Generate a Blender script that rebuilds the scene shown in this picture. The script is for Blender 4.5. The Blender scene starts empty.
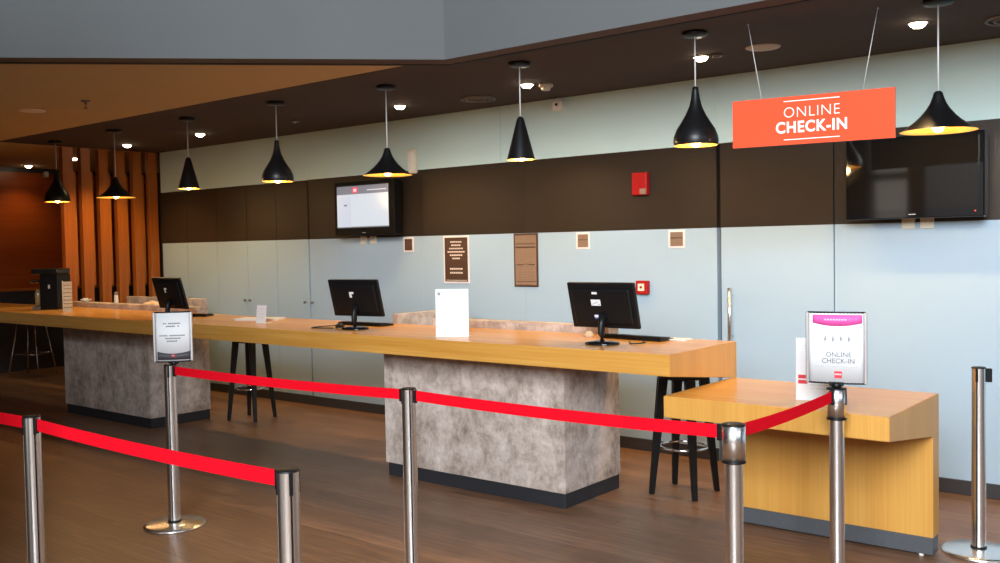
import bpy, bmesh, math, random
from mathutils import Vector, Matrix
random.seed(4)
S = bpy.context.scene
COL = S.collection
PI = math.pi

# ------------------------------------------------------------------ materials
def nt(name):
    m = bpy.data.materials.new(name); m.use_nodes = True
    t = m.node_tree; t.nodes.clear()
    out = t.nodes.new('ShaderNodeOutputMaterial'); b = t.nodes.new('ShaderNodeBsdfPrincipled')
    t.links.new(b.outputs[0], out.inputs[0])
    return m, t, b
def mix_ramp(t, fac, stops):
    r = t.nodes.new('ShaderNodeValToRGB'); e = r.color_ramp.elements
    while len(e) < len(stops): e.new(0.5)
    for i, (p, c) in enumerate(stops):
        e[i].position = p; e[i].color = (*c, 1)
    t.links.new(fac, r.inputs[0]); return r.outputs[0]
def noise(t, scale=(1, 1, 1), sc=5., det=4., rough=.55, rot=None, coord='Object', dist=0.):
    tc = t.nodes.new('ShaderNodeTexCoord'); mp = t.nodes.new('ShaderNodeMapping')
    mp.inputs['Scale'].default_value = scale
    if rot: mp.inputs['Rotation'].default_value = rot
    t.links.new(tc.outputs[coord], mp.inputs[0])
    n = t.nodes.new('ShaderNodeTexNoise'); n.inputs['Scale'].default_value = sc
    n.inputs['Detail'].default_value = det; n.inputs['Roughness'].default_value = rough
    n.inputs['Distortion'].default_value = dist
    t.links.new(mp.outputs[0], n.inputs['Vector'])
    return n.outputs['Fac'], mp
def plain(name, c, rough=.5, metal=0., var=.06, sc=40., spec=.5, emit=None, es=0., coat=0.):
    """procedural: colour with a little noise variation, so that no surface is dead flat"""
    m, t, b = nt(name)
    f, _ = noise(t, sc=sc, det=3)
    lo = tuple(max(0, x * (1 - var)) for x in c); hi = tuple(min(1, x * (1 + var)) for x in c)
    t.links.new(mix_ramp(t, f, [(.3, lo), (.7, hi)]), b.inputs['Base Color'])
    b.inputs['Roughness'].default_value = rough; b.inputs['Metallic'].default_value = metal
    b.inputs['Specular IOR Level'].default_value = spec
    b.inputs['Coat Weight'].default_value = coat
    if emit:
        b.inputs['Emission Color'].default_value = (*emit, 1); b.inputs['Emission Strength'].default_value = es
    return m
def wood(name, lo, mid, hi, axis, rough=.35, fine=60., spec=.5):
    m, t, b = nt(name)
    s = [fine, fine, fine]; s[axis] = 1.2
    f, _ = noise(t, scale=tuple(s), sc=1., det=5, rough=.6, dist=.3)
    s2 = [7., 7., 7.]; s2[axis] = .35
    f2, _ = noise(t, scale=tuple(s2), sc=1., det=2)
    ad = t.nodes.new('ShaderNodeMath'); ad.operation = 'ADD'
    mu = t.nodes.new('ShaderNodeMath'); mu.operation = 'MULTIPLY'; mu.inputs[1].default_value = .5
    t.links.new(f, ad.inputs[0]); t.links.new(f2, ad.inputs[1]); t.links.new(ad.outputs[0], mu.inputs[0])
    t.links.new(mix_ramp(t, mu.outputs[0], [(.36, lo), (.5, mid), (.64, hi)]), b.inputs['Base Color'])
    b.inputs['Roughness'].default_value = rough; b.inputs['Specular IOR Level'].default_value = spec
    return m
OAK = ((.53, .235, .04), (.61, .30, .060), (.69, .37, .092))
oak_x = wood('oak_along', *OAK, 0, rough=.24)
oak_y = wood('oak_across', *OAK, 1, rough=.3)
oak_z = wood('oak_upright', (.56, .26, .05), (.61, .30, .060), (.66, .345, .078), 2, rough=.4, fine=90.)
fin_wood = wood('orange_timber', (.28, .072, .006), (.34, .098, .011), (.40, .125, .017), 2, rough=.4, fine=40)
bar_wood = wood('bar_timber', (.26, .045, .004), (.31, .06, .006), (.36, .075, .009), 1, rough=.4, fine=25)

def concrete_mat():
    m, t, b = nt('concrete')
    f, _ = noise(t, sc=6., det=12, rough=.74, dist=.25)
    f2, _ = noise(t, scale=(1, 1, .5), sc=34., det=8, rough=.7)
    a = t.nodes.new('ShaderNodeMath'); a.operation = 'MULTIPLY_ADD'; a.inputs[1].default_value = .35
    t.links.new(f2, a.inputs[0]); t.links.new(f, a.inputs[2])
    t.links.new(mix_ramp(t, a.outputs[0], [(.46, (.19, .14, .105)), (.60, (.37, .30, .25)), (.72, (.535, .445, .39)), (.86, (.68, .59, .53))]), b.inputs['Base Color'])
    b.inputs['Roughness'].default_value = .6
    bp = t.nodes.new('ShaderNodeBump'); bp.inputs['Strength'].default_value = .12; bp.inputs['Distance'].default_value = .01
    t.links.new(f2, bp.inputs['Height']); t.links.new(bp.outputs[0], b.inputs['Normal'])
    return m
concrete = concrete_mat()
def floor_mat():
    m, t, b = nt('plank_floor')
    tc = t.nodes.new('ShaderNodeTexCoord'); br = t.nodes.new('ShaderNodeTexBrick')
    br.offset = .37; br.inputs['Scale'].default_value = 1.
    br.inputs['Brick Width'].default_value = 1.22; br.inputs['Row Height'].default_value = .15
    br.inputs['Mortar Size'].default_value = .0012; br.inputs['Bias'].default_value = 0.
    br.inputs['Color1'].default_value = (.172, .088, .046, 1); br.inputs['Color2'].default_value = (.235, .125, .07, 1)
    br.inputs['Mortar'].default_value = (.09, .052, .034, 1)
    t.links.new(tc.outputs['Object'], br.inputs['Vector'])
    f, _ = noise(t, scale=(1.3, 16, 1), sc=2.2, det=7, rough=.62)
    col = mix_ramp(t, f, [(.3, (.62, .6, .58)), (.5, (.95, .95, .95)), (.72, (1.35, 1.33, 1.3))])
    mx = t.nodes.new('ShaderNodeMix'); mx.data_type = 'RGBA'; mx.blend_type = 'MULTIPLY'; mx.inputs[0].default_value = 1.
    t.links.new(br.outputs['Color'], mx.inputs[6]); t.links.new(col, mx.inputs[7])
    t.links.new(mx.outputs[2], b.inputs['Base Color'])
    rr = t.nodes.new('ShaderNodeMapRange'); rr.inputs[3].default_value = .3; rr.inputs[4].default_value = .46
    t.links.new(f, rr.inputs[0]); t.links.new(rr.outputs[0], b.inputs['Roughness'])
    b.inputs['Specular IOR Level'].default_value = .5
    return m
floor_m = floor_mat()
blue_wall = plain('pale_blue_laminate', (.355, .475, .575), rough=.45, var=.012, sc=2)
lit_strip_wall = plain('blue_laminate_lit_strip', (.54, .70, .68), rough=.5, var=.012, sc=2)  # blue laminate again, lightened and greened for the light on the top strip
brown_wall = plain('brown_laminate', (.028, .019, .0125), rough=.42, var=.03, spec=.3, sc=3)
dark_ceiling = plain('dark_brown_paint', (.060, .040, .032), rough=.9, var=.04, sc=4)
beige_ceiling = plain('beige_paint', (.60, .44, .225), rough=.9, var=.02, sc=3)
lobby_paint = plain('lobby_grey_paint', (.100, .104, .105), rough=.9, var=.015, sc=3)
lip_paint = plain('bulkhead_lip_paint', (.10, .07, .055), rough=.8, var=.03, sc=3)
seam_m = plain('seam_shadow_gap', (.02, .02, .022), rough=.8)
kick = plain('charcoal_plinth', (.020, .021, .025), rough=.5)
base_dark = plain('black_skirting', (.035, .033, .035), rough=.45)
steel = None
def steel_mat():
    m, t, b = nt('brushed_steel')
    f, _ = noise(t, scale=(1, 1, .02), sc=220, det=2)
    t.links.new(mix_ramp(t, f, [(.3, (.80, .78, .75)), (.7, (.90, .88, .855))]), b.inputs['Base Color'])
    b.inputs['Metallic'].default_value = 1.; b.inputs['Roughness'].default_value = .27
    return m
steel = steel_mat()
chrome = plain('chrome', (.75, .75, .75), rough=.12, metal=1., var=.02)
black_pl = plain('black_plastic', (.006, .006, .0065), rough=.4, spec=.28)
black_gl = plain('black_gloss', (.006, .006, .007), rough=.06, spec=.6)
tv_black = plain('matt_black_casing', (.004, .004, .004), rough=.5, spec=.12)
screen_off = plain('dark_glass', (.008, .007, .006), rough=.05, spec=.7)
black_met = plain('black_lacquer', (.006, .006, .0065), rough=.36, spec=.3)
black_wood = plain('black_stained_wood', (.006, .0055, .0055), rough=.45, spec=.25)
gold = plain('brass_lining', (.80, .50, .12), rough=.38, metal=.65, var=.05)
red_belt = plain('red_webbing', (.70, .004, .014), rough=.9, var=.08, sc=300, spec=.05)
white_p = plain('white_paper', (.74, .74, .74), rough=.6, var=.01)
white_pl = plain('white_plastic', (.78, .76, .70), rough=.4, var=.02)
cream_pl = plain('cream_plastic', (.72, .66, .52), rough=.4, var=.02)
grey_ink = plain('grey_ink', (.20, .20, .21), rough=.7)
pale_ink = plain('pale_ink', (.46, .46, .47), rough=.7)
dark_ink = plain('charcoal_print', (.055, .052, .06), rough=.6)
red_ink = plain('red_print', (.62, .03, .05), rough=.6)
pink_ink = plain('pink_print', (.80, .09, .35), rough=.6)
pink_pale = plain('pale_pink_print', (.90, .45, .62), rough=.6)
orange_sign = plain('coral_board', (.90, .085, .030), rough=.6, var=.015, sc=2, spec=.1)
white_ink = plain('white_lettering', (.92, .90, .86), rough=.5, var=.01)
red_pl = plain('red_enamel', (.36, .009, .008), rough=.45, spec=.2)
notice_brown = plain('notice_brown', (.07, .032, .018), rough=.55)
notice_tan = plain('notice_tan', (.26, .165, .105), rough=.6)
notice_edge = plain('notice_edge', (.74, .68, .66), rough=.5)
alu = plain('aluminium_edge', (.62, .58, .56), rough=.3, metal=.8, var=.03)
bulb_m = plain('lamp_glow', (1, .8, .5), emit=(1., .66, .28), es=22.)
down_m = plain('downlight_glow', (1, .9, .7), emit=(1., .80, .55), es=26.)
cable_m = plain('pale_flex', (.60, .58, .56), rough=.4)
grey_met = plain('grey_grille', (.20, .17, .155), rough=.5, metal=.3)
sc_white = plain('lit_white', (.05, .05, .05), emit=(.66, .71, .78), es=1.0, var=0, rough=.2)
sc_grey = plain('lit_grey', (.1, .1, .1), emit=(.155, .165, .21), es=1., var=0, rough=.2)
sc_blue = plain('lit_blue_grey', (.1, .1, .1), emit=(.57, .62, .72), es=1., var=0, rough=.2)
sc_red = plain('lit_red', (.1, .02, .02), emit=(.85, .10, .14), es=1., var=0, rough=.2)
sc_pink = plain('lit_pink', (.1, .02, .02), emit=(1., .62, .66), es=1., var=0, rough=.2)
salt_m = plain('glass_salt', (.70, .66, .60), rough=.2)
cloth_m = plain('beige_cloth', (.66, .50, .34), rough=.9, var=.1, sc=60)
blue_lab = plain('blue_label', (.10, .12, .33), rough=.5)

# ------------------------------------------------------------------ mesh helpers
def tr(bm, vs, mat):
    if mat is not None: bmesh.ops.transform(bm, matrix=mat, verts=vs)
def box(bm, x0, x1, y0, y1, z0, z1, mi=0, bev=0., mat=None, seg=2):
    r = bmesh.ops.create_cube(bm, size=1.)
    vs = r['verts']
    for v in vs:
        v.co = Vector((x0 if v.co.x < 0 else x1, y0 if v.co.y < 0 else y1, z0 if v.co.z < 0 else z1))
    fs = list({f for v in vs for f in v.link_faces})
    for f in fs: f.material_index = mi
    if bev > 0:
        es = list({e for v in vs for e in v.link_edges})
        g = bmesh.ops.bevel(bm, geom=es, offset=bev, segments=seg, affect='EDGES', profile=.5)
        vs = list({v for v in vs if v.is_valid} | set(g['verts']))
        for f in g['faces']: f.material_index = mi
    tr(bm, vs, mat)
    return vs
def lathe(bm, prof, seg=32, c=(0, 0, 0), mi=0, close=False, mat=None):
    """revolve (r,z) points about the z axis"""
    rings = []
    for r, z in prof:
        if r < 1e-6: rings.append([bm.verts.new((c[0], c[1], c[2] + z))])
        else: rings.append([bm.verts.new((c[0] + r * math.cos(2 * PI * k / seg), c[1] + r * math.sin(2 * PI * k / seg), c[2] + z)) for k in range(seg)])
    pr = list(zip(rings, rings[1:]))
    if close: pr.append((rings[-1], rings[0]))
    for a, b in pr:
        for k in range(seg):
            k2 = (k + 1) % seg
            if len(a) == 1 and len(b) == 1: break
            if len(a) == 1: f = bm.faces.new((a[0], b[k2], b[k]))
            elif len(b) == 1: f = bm.faces.new((a[k], a[k2], b[0]))
            else: f = bm.faces.new((a[k], a[k2], b[k2], b[k]))
            f.material_index = mi; f.smooth = True
    vs = [v for r in rings for v in r]
    tr(bm, vs, mat)
    return vs
def tube(bm, pts, r, seg=10, mi=0, r2=None, cap=True):
    pts = [Vector(p) for p in pts]; n = len(pts); rings = []
    for i, p in enumerate(pts):
        d = (pts[min(i + 1, n - 1)] - pts[max(i - 1, 0)]).normalized()
        a = d.orthogonal().normalized() if abs(d.z) > .99 else d.cross(Vector((0, 0, 1))).normalized()
        b = d.cross(a)
        rr = r if r2 is None else r + (r2 - r) * i / (n - 1)
        rings.append([bm.verts.new(p + a * rr * math.cos(2 * PI * k / seg) + b * rr * math.sin(2 * PI * k / seg)) for k in range(seg)])
    for a, b in zip(rings, rings[1:]):
        for k in range(seg):
            f = bm.faces.new((a[k], a[(k + 1) % seg], b[(k + 1) % seg], b[k])); f.smooth = True; f.material_index = mi
    if cap:
        bm.faces.new(rings[0][::-1]).material_index = mi; bm.faces.new(rings[-1]).material_index = mi
def torus(bm, c, R, r, seg=40, s2=10, mi=0):
    lathe(bm, [(R + r * math.cos(2 * PI * k / s2), r * math.sin(2 * PI * k / s2)) for k in range(s2)], seg, c, mi, close=True)
def prism(bm, poly, a, b, plane='yz', mi=0):
    """poly in the plane, extruded from a to b along the remaining axis"""
    def pt(u, v, w):
        return {'yz': (w, u, v), 'xz': (u, w, v), 'xy': (u, v, w)}[plane]
    A = [bm.verts.new(pt(u, v, a)) for u, v in poly]; B = [bm.verts.new(pt(u, v, b)) for u, v in poly]
    fs = [bm.faces.new(A), bm.faces.new(B[::-1])]
    n = len(poly)
    for k in range(n): fs.append(bm.faces.new((A[k], B[k], B[(k + 1) % n], A[(k + 1) % n])))
    for f in fs: f.material_index = mi
    return A + B, fs
def B(): return bmesh.new()
def obj(name, bm, mats, parent=None, smooth=False):
    bmesh.ops.recalc_face_normals(bm, faces=bm.faces[:])
    me = bpy.data.meshes.new(name); bm.to_mesh(me); bm.free()
    for m in (mats if isinstance(mats, (list, tuple)) else [mats]): me.materials.append(m)
    if smooth:
        for p in me.polygons: p.use_smooth = True
    o = bpy.data.objects.new(name, me); COL.objects.link(o)
    if parent: o.parent = parent
    return o
def thing(name, label, cat, loc=(0, 0, 0), rz=0., group=None):
    o = bpy.data.objects.new(name, None); COL.objects.link(o)
    o.location = loc; o.rotation_euler = (0, 0, rz); o.empty_display_size = .1
    return tag(o, label, cat, group)
def tag(o, label, cat, group=None):
    o['label'] = label; o['category'] = cat
    if group: o['group'] = group
    return o
def struct(name, bm, mats, parent=None):
    o = obj(name, bm, mats, parent)
    if parent is None: o['kind'] = 'structure'
    return o
def dup(o, parent=None, **k):
    c = o.copy(); COL.objects.link(c); c.parent = parent
    for ch in list(o.children): dup(ch, c)
    return c
def copy_thing(root, label, loc, rz=None, group=None):
    r = dup(root); r.location = loc; r['label'] = label
    if rz is not None: r.rotation_euler = (0, 0, rz)
    if group: r['group'] = group
    return r
def text_bm(body, size, offset=0., extrude=.0006, spacing=1., align='CENTER', sx=1.):
    cu = bpy.data.curves.new('lettering', 'FONT'); cu.body = body; cu.size = size
    cu.align_x = align; cu.align_y = 'CENTER'; cu.offset = offset; cu.extrude = extrude; cu.space_character = spacing
    cu.resolution_u = 4
    o = bpy.data.objects.new('lettering', cu); COL.objects.link(o)
    bpy.context.view_layer.update()
    me = bpy.data.meshes.new_from_object(o.evaluated_get(bpy.context.evaluated_depsgraph_get()))
    bm = bmesh.new(); bm.from_mesh(me)
    bpy.data.objects.remove(o); bpy.data.curves.remove(cu); bpy.data.meshes.remove(me)
    for v in bm.verts: v.co.x *= sx
    return bm
UP = Matrix(((1, 0, 0, 0), (0, 0, -1, 0), (0, 1, 0, 0), (0, 0, 0, 1)))   # text plane xy -> upright xz plane facing -y
def merge(bm, src, mat=None, mi=0):
    if mat is not None: bmesh.ops.transform(src, matrix=mat, verts=src.verts[:])
    me = bpy.data.meshes.new('tmp'); src.to_mesh(me); src.free()
    n = len(bm.faces); bm.from_mesh(me); bpy.data.meshes.remove(me)
    bm.faces.ensure_lookup_table()
    for f in bm.faces[n:]: f.material_index = mi

# ------------------------------------------------------------------ camera
H = 1.6
def cam():
    f, yaw, pitch, roll, D = 951.4458, -.6796, .0375, -.0183, 6.3652
    w = Vector((math.sin(yaw) * math.cos(pitch), math.cos(yaw) * math.cos(pitch), -math.sin(pitch)))
    r = Vector((math.cos(yaw), -math.sin(yaw), 0)); u = r.cross(w)
    r2 = r * math.cos(roll) + u * math.sin(roll); u2 = -r * math.sin(roll) + u * math.cos(roll)
    c = bpy.data.cameras.new('camera'); o = bpy.data.objects.new('camera', c); COL.objects.link(o)
    m = Matrix((r2, u2, -w)).transposed().to_4x4(); m.translation = (0, -D, H)
    o.matrix_world = m
    c.sensor_width = 36; c.lens = 36 * f / 1000; c.clip_start = .05; c.clip_end = 200
    S.camera = o
cam()

# ------------------------------------------------------------------ the setting
ZC, ZT, ZB, ZK = 2.789, 2.3095, 1.7018, .0913      # ceiling, band top, band bottom, skirting top
XL, XR, YF = -13.35, 5., -10.
bm = B(); box(bm, XL - .2, XR, YF, 1.8, -.1, 0); struct('floor', bm, floor_m)

# back wall: three bands, the top one tinted for its light; door openings are filled by door leaves below
CD = [-10.35, -9.832, -9.238, -8.684, -8.173, -7.655]         # cabinet door joints
D0, D1 = -3.094, -2.262                                        # staff door
bm = B()
def band(x0, x1, z0, z1, mi, y0=0.):
    box(bm, x0, x1, y0, .06, z0, z1, mi)
cuts = [XL, -10.40]
box(bm, XL, -10.352, 1.6, 1.7, 0, ZC + .2, 1); box(bm, -10.42, -10.352, .02, 1.7, 0, ZC + .2, 1)   # bar niche behind the timber fins
band(-10.352, -7.652, ZT, ZC + .2, 4)
band(-10.352, -7.652, 0, .06, 3)
segs = [-7.652, -5.109, D0 - .018]
for a, b_ in zip(segs, segs[1:]):
    band(a + .0015, b_ - .0015, ZT, ZC + .2, 4)
segs = [-7.640, -7.136, -6.05, -4.86, D0 - .018]
for a, b_ in zip(segs, segs[1:]):
    band(a + .0008, b_ - .0008, ZB, ZT, 1)
    band(a + .0008, b_ - .0008, 0, ZB, 0)
band(D0 - .018, XR, ZT, ZC + .2, 4)
for a, b_ in ((D1 + .004, .9), (.903, XR)):
    band(a, b_, ZB, ZT, 1); band(a, b_, 0, ZB, 0)
box(bm, -10.352, XR, .06, .25, 0, ZC + 2.5, 2)
struct('wall_back', bm, [blue_wall, brown_wall, seam_m, base_dark, lit_strip_wall])

def door(n, x0, x1, z0, knob=None, bar=None):
    bm = B()
    box(bm, x0, x1, .0, .04, z0, ZB, 0); box(bm, x0, x1, .0, .04, ZB, ZT - .004, 1)
    d = struct(f'door_{n}', bm, [blue_wall, brown_wall])
    if knob:
        bm = B(); lathe(bm, [(0, 0), (.007, 0), (.007, .018), (.015, .022), (.015, .03), (0, .034)], 16, mat=Matrix.Translation((knob, 0, 1.055)) @ Matrix.Rotation(PI / 2, 4, 'X'))
        obj('door_knob', bm, grey_met, d)
    if bar:
        bm = B(); tube(bm, [(bar, -.05, .86), (bar, -.05, 1.27)], .0145, 14)
        for z in (.92, 1.21): tube(bm, [(bar, -.05, z), (bar, .0, z)], .008, 10)
        obj('door_handle', bm, steel, d)
    return d
kn = [None, (-9.875, -9.79), None]
for i in range(5):
    x0, x1 = CD[i], CD[i + 1]
    k = {0: x1 - .05, 1: x0 + .05, 2: x1 - .045, 3: x0 + .045, 4: x1 - .06}[i]
    door(i + 1, x0 + .003, x1 - (.003 if i < 4 else .006), ZK, k)
door(6, D0 + .014, D1 - .004, .012, bar=-2.996)
bm = B(); lathe(bm, [(0, 0), (.007, 0), (.007, .018), (.015, .022), (.015, .03), (0, .034)], 16, mat=Matrix.Translation((-7.60, 0, 1.055)) @ Matrix.Rotation(PI / 2, 4, 'X'))
tag(obj('door_knob', bm, grey_met), 'small dark round knob on the pale wall panel just right of the cabinet doors', 'knob')

bm = B()
box(bm, -10.352, D0 - .018, -.014, 0, 0, ZK, 0, .003); box(bm, D1 + .004, XR, -.014, 0, 0, ZK, 0, .003)
struct('baseboard_back', bm, base_dark)

# ceilings: dark strip over the desk, beige over the lounge, both behind an angled bulkhead
YS = -1.85
bm = B(); prism(bm, [(-10.40, YS), (-4.2, YS), (-4.165, -1.69), (XR, -1.69), (XR, .06), (-10.40, .06)], ZC, ZC + .16, 'xy'); struct('ceiling', bm, dark_ceiling)
bm = B()
prism(bm, [(XL - .2, YF), (-9.05, YF), (-9.05, -6.79), (-4.2, -1.93), (-4.2, YS), (-10.40, YS), (-10.40, 1.7), (XL - .2, 1.7)], ZC + .003, ZC + .16, 'xy')
struct('ceiling_lounge', bm, beige_ceiling)
# bulkhead (tall lobby wall above the desk): straight run, then 45 degrees
fo = [(XR, -1.84), (-4.075, -1.84), (-9.05, -6.93), (-9.05, YF)]
bo = [(XR, -1.70), (-4.155, -1.70), (-9.18, -6.88), (-9.18, YF)]
bm = B(); prism(bm, fo + bo[::-1], 2.786, 7.2, 'xy')
for f in bm.faces:
    f.normal_update()
    if f.normal.z < -.9 or f.normal.z > .9: f.material_index = 1
wb = struct('wall_bulkhead', bm, [lobby_paint, lip_paint])
for p in wb.data.polygons:
    if p.normal.z < -.9: p.material_index = 1
fo2 = [(XR, -1.70), (-4.155, -1.70), (-9.18, -6.88), (-9.18, YF)]
bo2 = [(XR, -1.66), (-4.17, -1.66), (-9.22, -6.86), (-9.22, YF)]
bm = B(); prism(bm, fo2 + bo2[::-1], 2.782, 2.80, 'xy'); struct('gap_shade_strip_1', bm, seam_m)  # dark strip drawn in for the shade of the gap behind the lip
bm = B(); box(bm, -9.2, XR, YF, -1.70, 7.2, 7.35); struct('ceiling_lobby', bm, lobby_paint)

# far left: bar wall with timber upper part
bm = B()
box(bm, XL - .2, XL, YF, 1.7, 1.12, ZC + .2, 0); box(bm, XL - .2, XL, YF, 1.7, 0, 1.12, 1)
box(bm, XL, XL + .03, YF, 1.6, 1.10, 1.135, 2)
box(bm, XL, XL + .02, YF, 1.6, ZC - .06, ZC + .1, 1)
struct('wall_left', bm, [bar_wood, base_dark, fin_wood])
# street side: tall glazed front and right, as openings with mullions
bm = B()
box(bm, XL - .2, -5.2, YF - .2, YF, 0, 7.3, 0)
for x in (-5.2, -3.26, -.6, 2.1, 4.9): box(bm, x, x + .12, YF - .15, YF, 0, 7.3, 1)
for z0, z1 in ((0, .12), (2.55, 2.67), (4.8, 4.92), (6.9, 7.3)): box(bm, -5.2, XR, YF - .15, YF, z0, z1, 1)
struct('wall_front', bm, [lobby_paint, base_dark])
bm = B(); box(bm, -3.3, -3.1, YF, -5.75, 0, 3.45); struct('light_baffle', bm, lobby_paint)  # unseen baffle added to keep front light off the left side
bm = B()
for y in (YF, -7.4, -4.9, -2.2): box(bm, XR, XR + .15, y, y + .12, 0, 7.3, 1)
for z0, z1 in ((0, .12), (2.55, 2.67), (4.8, 4.92), (6.9, 7.3)): box(bm, XR, XR + .15, YF, 0, z0, z1, 1)
box(bm, XR, XR + .2, -2.2, .3, 0, 7.3, 0)
struct('wall_right', bm, [lobby_paint, base_dark])

# timber fins between the desk and the bar
fin_mid = [(-1.165, -1.045), (-.955, -.845), (-.745, -.635), (-.535, -.425), (-.325, -.215), (-.122, -.012)]
lab = ['leftmost orange timber fin of the screen beside the desk', 'second orange timber fin from the left in the screen', 'third orange timber fin from the left in the screen',
       'third orange timber fin from the blue wall in the screen', 'second orange timber fin from the blue wall in the screen', 'orange timber fin standing against the end of the blue wall']
for i, (y0, y1) in enumerate(fin_mid):
    t = thing('timber_fin', lab[i], 'fin', (-10.40, (y0 + y1) / 2, 0), 0, 'timber fins of the screen')
    h = (y1 - y0) / 2
    bm = B(); box(bm, -.08, 0., -h, h, 0, ZC, 0, .003); obj('board', bm, fin_wood, t)
    if i < 5:
        bm = B(); box(bm, -.075, -.03, h, h + .042, 1.235, 2.52, 0, .003); obj('batten', bm, fin_wood, t)

# ------------------------------------------------------------------ reception counter
XA, XE = -12.2, -2.407
bm = B()
vs, fs = prism(bm, [(-2.0, .9047), (-2.0, 1.0196), (-1.203, 1.0196), (-1.203, .806)], XA, XE, 'yz')
bmesh.ops.bevel(bm, geom=bm.edges[:], offset=.003, segments=2, affect='EDGES')
bm.normal_update()
for f in bm.faces:
    if abs(f.normal.x) > .7: f.material_index = 1
tag(obj('counter_top', bm, [oak_x, oak_z]), 'long oak reception counter top running across two concrete pedestals', 'counter')

def pedestal(x0, x1, label, ledge=None):
    t = thing('concrete_pedestal', label, 'pedestal', ((x0 + x1) / 2, -1.39, 0), 0, 'concrete pedestals under the counter')
    w = (x1 - x0) / 2
    bm = B(); prism(bm, [(-.313, ZK), (-.313, .864), (.19, .800), (.19, 1.07), (.318, 1.07), (.318, ZK)], -w, w, 'yz')
    bmesh.ops.bevel(bm, geom=bm.edges[:], offset=.004, segments=2, affect='EDGES')
    obj('body', bm, concrete, t)
    bm = B(); box(bm, -w + .02, w - .006, -.305, .31, 0, ZK, 0, .003); obj('plinth', bm, kick, t)
    if ledge:
        bm = B(); box(bm, ledge - (x0 + x1) / 2, -w, .19, .318, .80, 1.07, 0, .004); obj('back_ledge', bm, concrete, t)
pedestal(-4.832, -3.29, 'mottled grey concrete pedestal under the middle of the long oak counter')
pedestal(-9.431, -7.86, 'brownish concrete pedestal under the far left end of the long oak counter', -10.32)
bm = B(); box(bm, -5.25, -5.192, -1.195, -.36, 0, 1.09, 0, .004)
tag(obj('concrete_partition', bm, concrete), 'low concrete partition behind the counter beside the white upright notice', 'partition')
bm = B(); box(bm, -10.33, -8.80, -.50, -.44, 0, 1.093, 0, .004)
tag(obj('concrete_partition', bm, concrete), 'low concrete partition in front of the orange timber fins, behind the far counter end', 'partition')

# small online check-in counter
t = thing('check_in_counter', 'low oak check-in counter at the right with overhanging top and grey plinth', 'counter', ((XE - 1.288) / 2, -1.31, 0))
hw = (-1.288 - XE) / 2
bm = B(); prism(bm, [(-.760, .706), (-.760, .8153), (.049, .8153), (.049, .600), (-.058, .612)], -hw, hw, 'yz')
bmesh.ops.bevel(bm, geom=bm.edges[:], offset=.003, segments=2, affect='EDGES')
bm.normal_update()
for f in bm.faces:
    if abs(f.normal.x) > .7 or abs(f.normal.y) > .7: f.material_index = 1
obj('top', bm, [oak_x, oak_z], t)
bm = B(); box(bm, -hw, hw, -.058, .049, .0998, .612, 0, .003); obj('back_panel', bm, oak_z, t)
bm = B(); box(bm, -hw + .02, hw - .004, -.054, .045, .012, .0998, 0, .002); obj('plinth', bm, plain('slate_plinth', (.075, .08, .087), rough=.5), t)
for x in (hw - .06, -hw + .08):
    bm = B(); lathe(bm, [(0, 0), (.012, 0), (.012, .012), (0, .012)], 14, (x, -.045, 0)); obj('foot', bm, white_pl, t)

# ------------------------------------------------------------------ pendants
CA = (.80, .44, .16)
def light_point(name, loc, energy, color, r, parent=None, spot=None, blend=.5):
    l = bpy.data.lights.new(name, 'SPOT' if spot else 'POINT'); l.energy = energy; l.color = color; l.shadow_soft_size = r
    if spot: l.spot_size = spot; l.spot_blend = blend
    o = bpy.data.objects.new(name, l); COL.objects.link(o); o.location = loc
    if parent: o.parent = parent
    return o
WARM = (1., .61, .25)
def outer_inner(prof, th=.004):
    """outer profile bottom->top, then inner one back down a little smaller"""
    return prof
PEND_E = 13.
def make_pendant(kind, drop_top, zbot):
    t = thing('pendant_lamp', '', 'lamp')
    if kind == 'cone':
        out = [(.093, 0), (.088, .018), (.024, .262), (.018, .272), (.010, .28)]
    elif kind == 'bell':
        out = [(.122, 0), (.127, .022), (.124, .05), (.109, .09), (.083, .13), (.056, .175), (.036, .22), (.025, .265), (.019, .31), (.017, .328), (.009, .333)]
    else:
        out = [(.182, 0), (.166, .009), (.138, .030), (.108, .053), (.082, .078), (.056, .110), (.038, .140), (.027, .170), (.021, .192), (.012, .2)]
    bm = B(); lathe(bm, out, 48, mi=0); obj('shade', bm, black_met, t)
    inn = [(max(.002, r - .004), z + .0005 if i == 0 else z - .003) for i, (r, z) in enumerate(out)]
    inn[-1] = (0., inn[-1][1])
    bm = B(); lathe(bm, inn, 48); lathe(bm, [(inn[0][0], .0005), (out[0][0], 0)], 48); obj('lining', bm, gold, t)
    bz = {'cone': .028, 'bell': .026, 'hat': .030}[kind]
    bm = B(); lathe(bm, [(0, bz - .035), (.02, bz - .03), (.032, bz - .008), (.033, bz + .006), (.025, bz + .03), (.014, bz + .05), (.013, bz + .07), (0, bz + .07)], 20); obj('bulb', bm, bulb_m, t)
    h = out[-1][1]
    bm = B(); tube(bm, [(0, 0, h - .005), (0, 0, ZC - zbot - .02)], .0042, 10); obj('cable', bm, cable_m, t)
    zc = ZC - zbot
    bm = B(); lathe(bm, [(0, zc - .026), (.066, zc - .024), (.072, zc - .018), (.072, zc), (0, zc)], 32); obj('ceiling_rose', bm, black_met, t)
    light_point('pendant_light', (0, 0, bz - .045), PEND_E, WARM, .03, t)
    return t
PZ = {'cone': 2.160, 'bell': 2.150, 'hat': 2.135}
protos = {}
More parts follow.
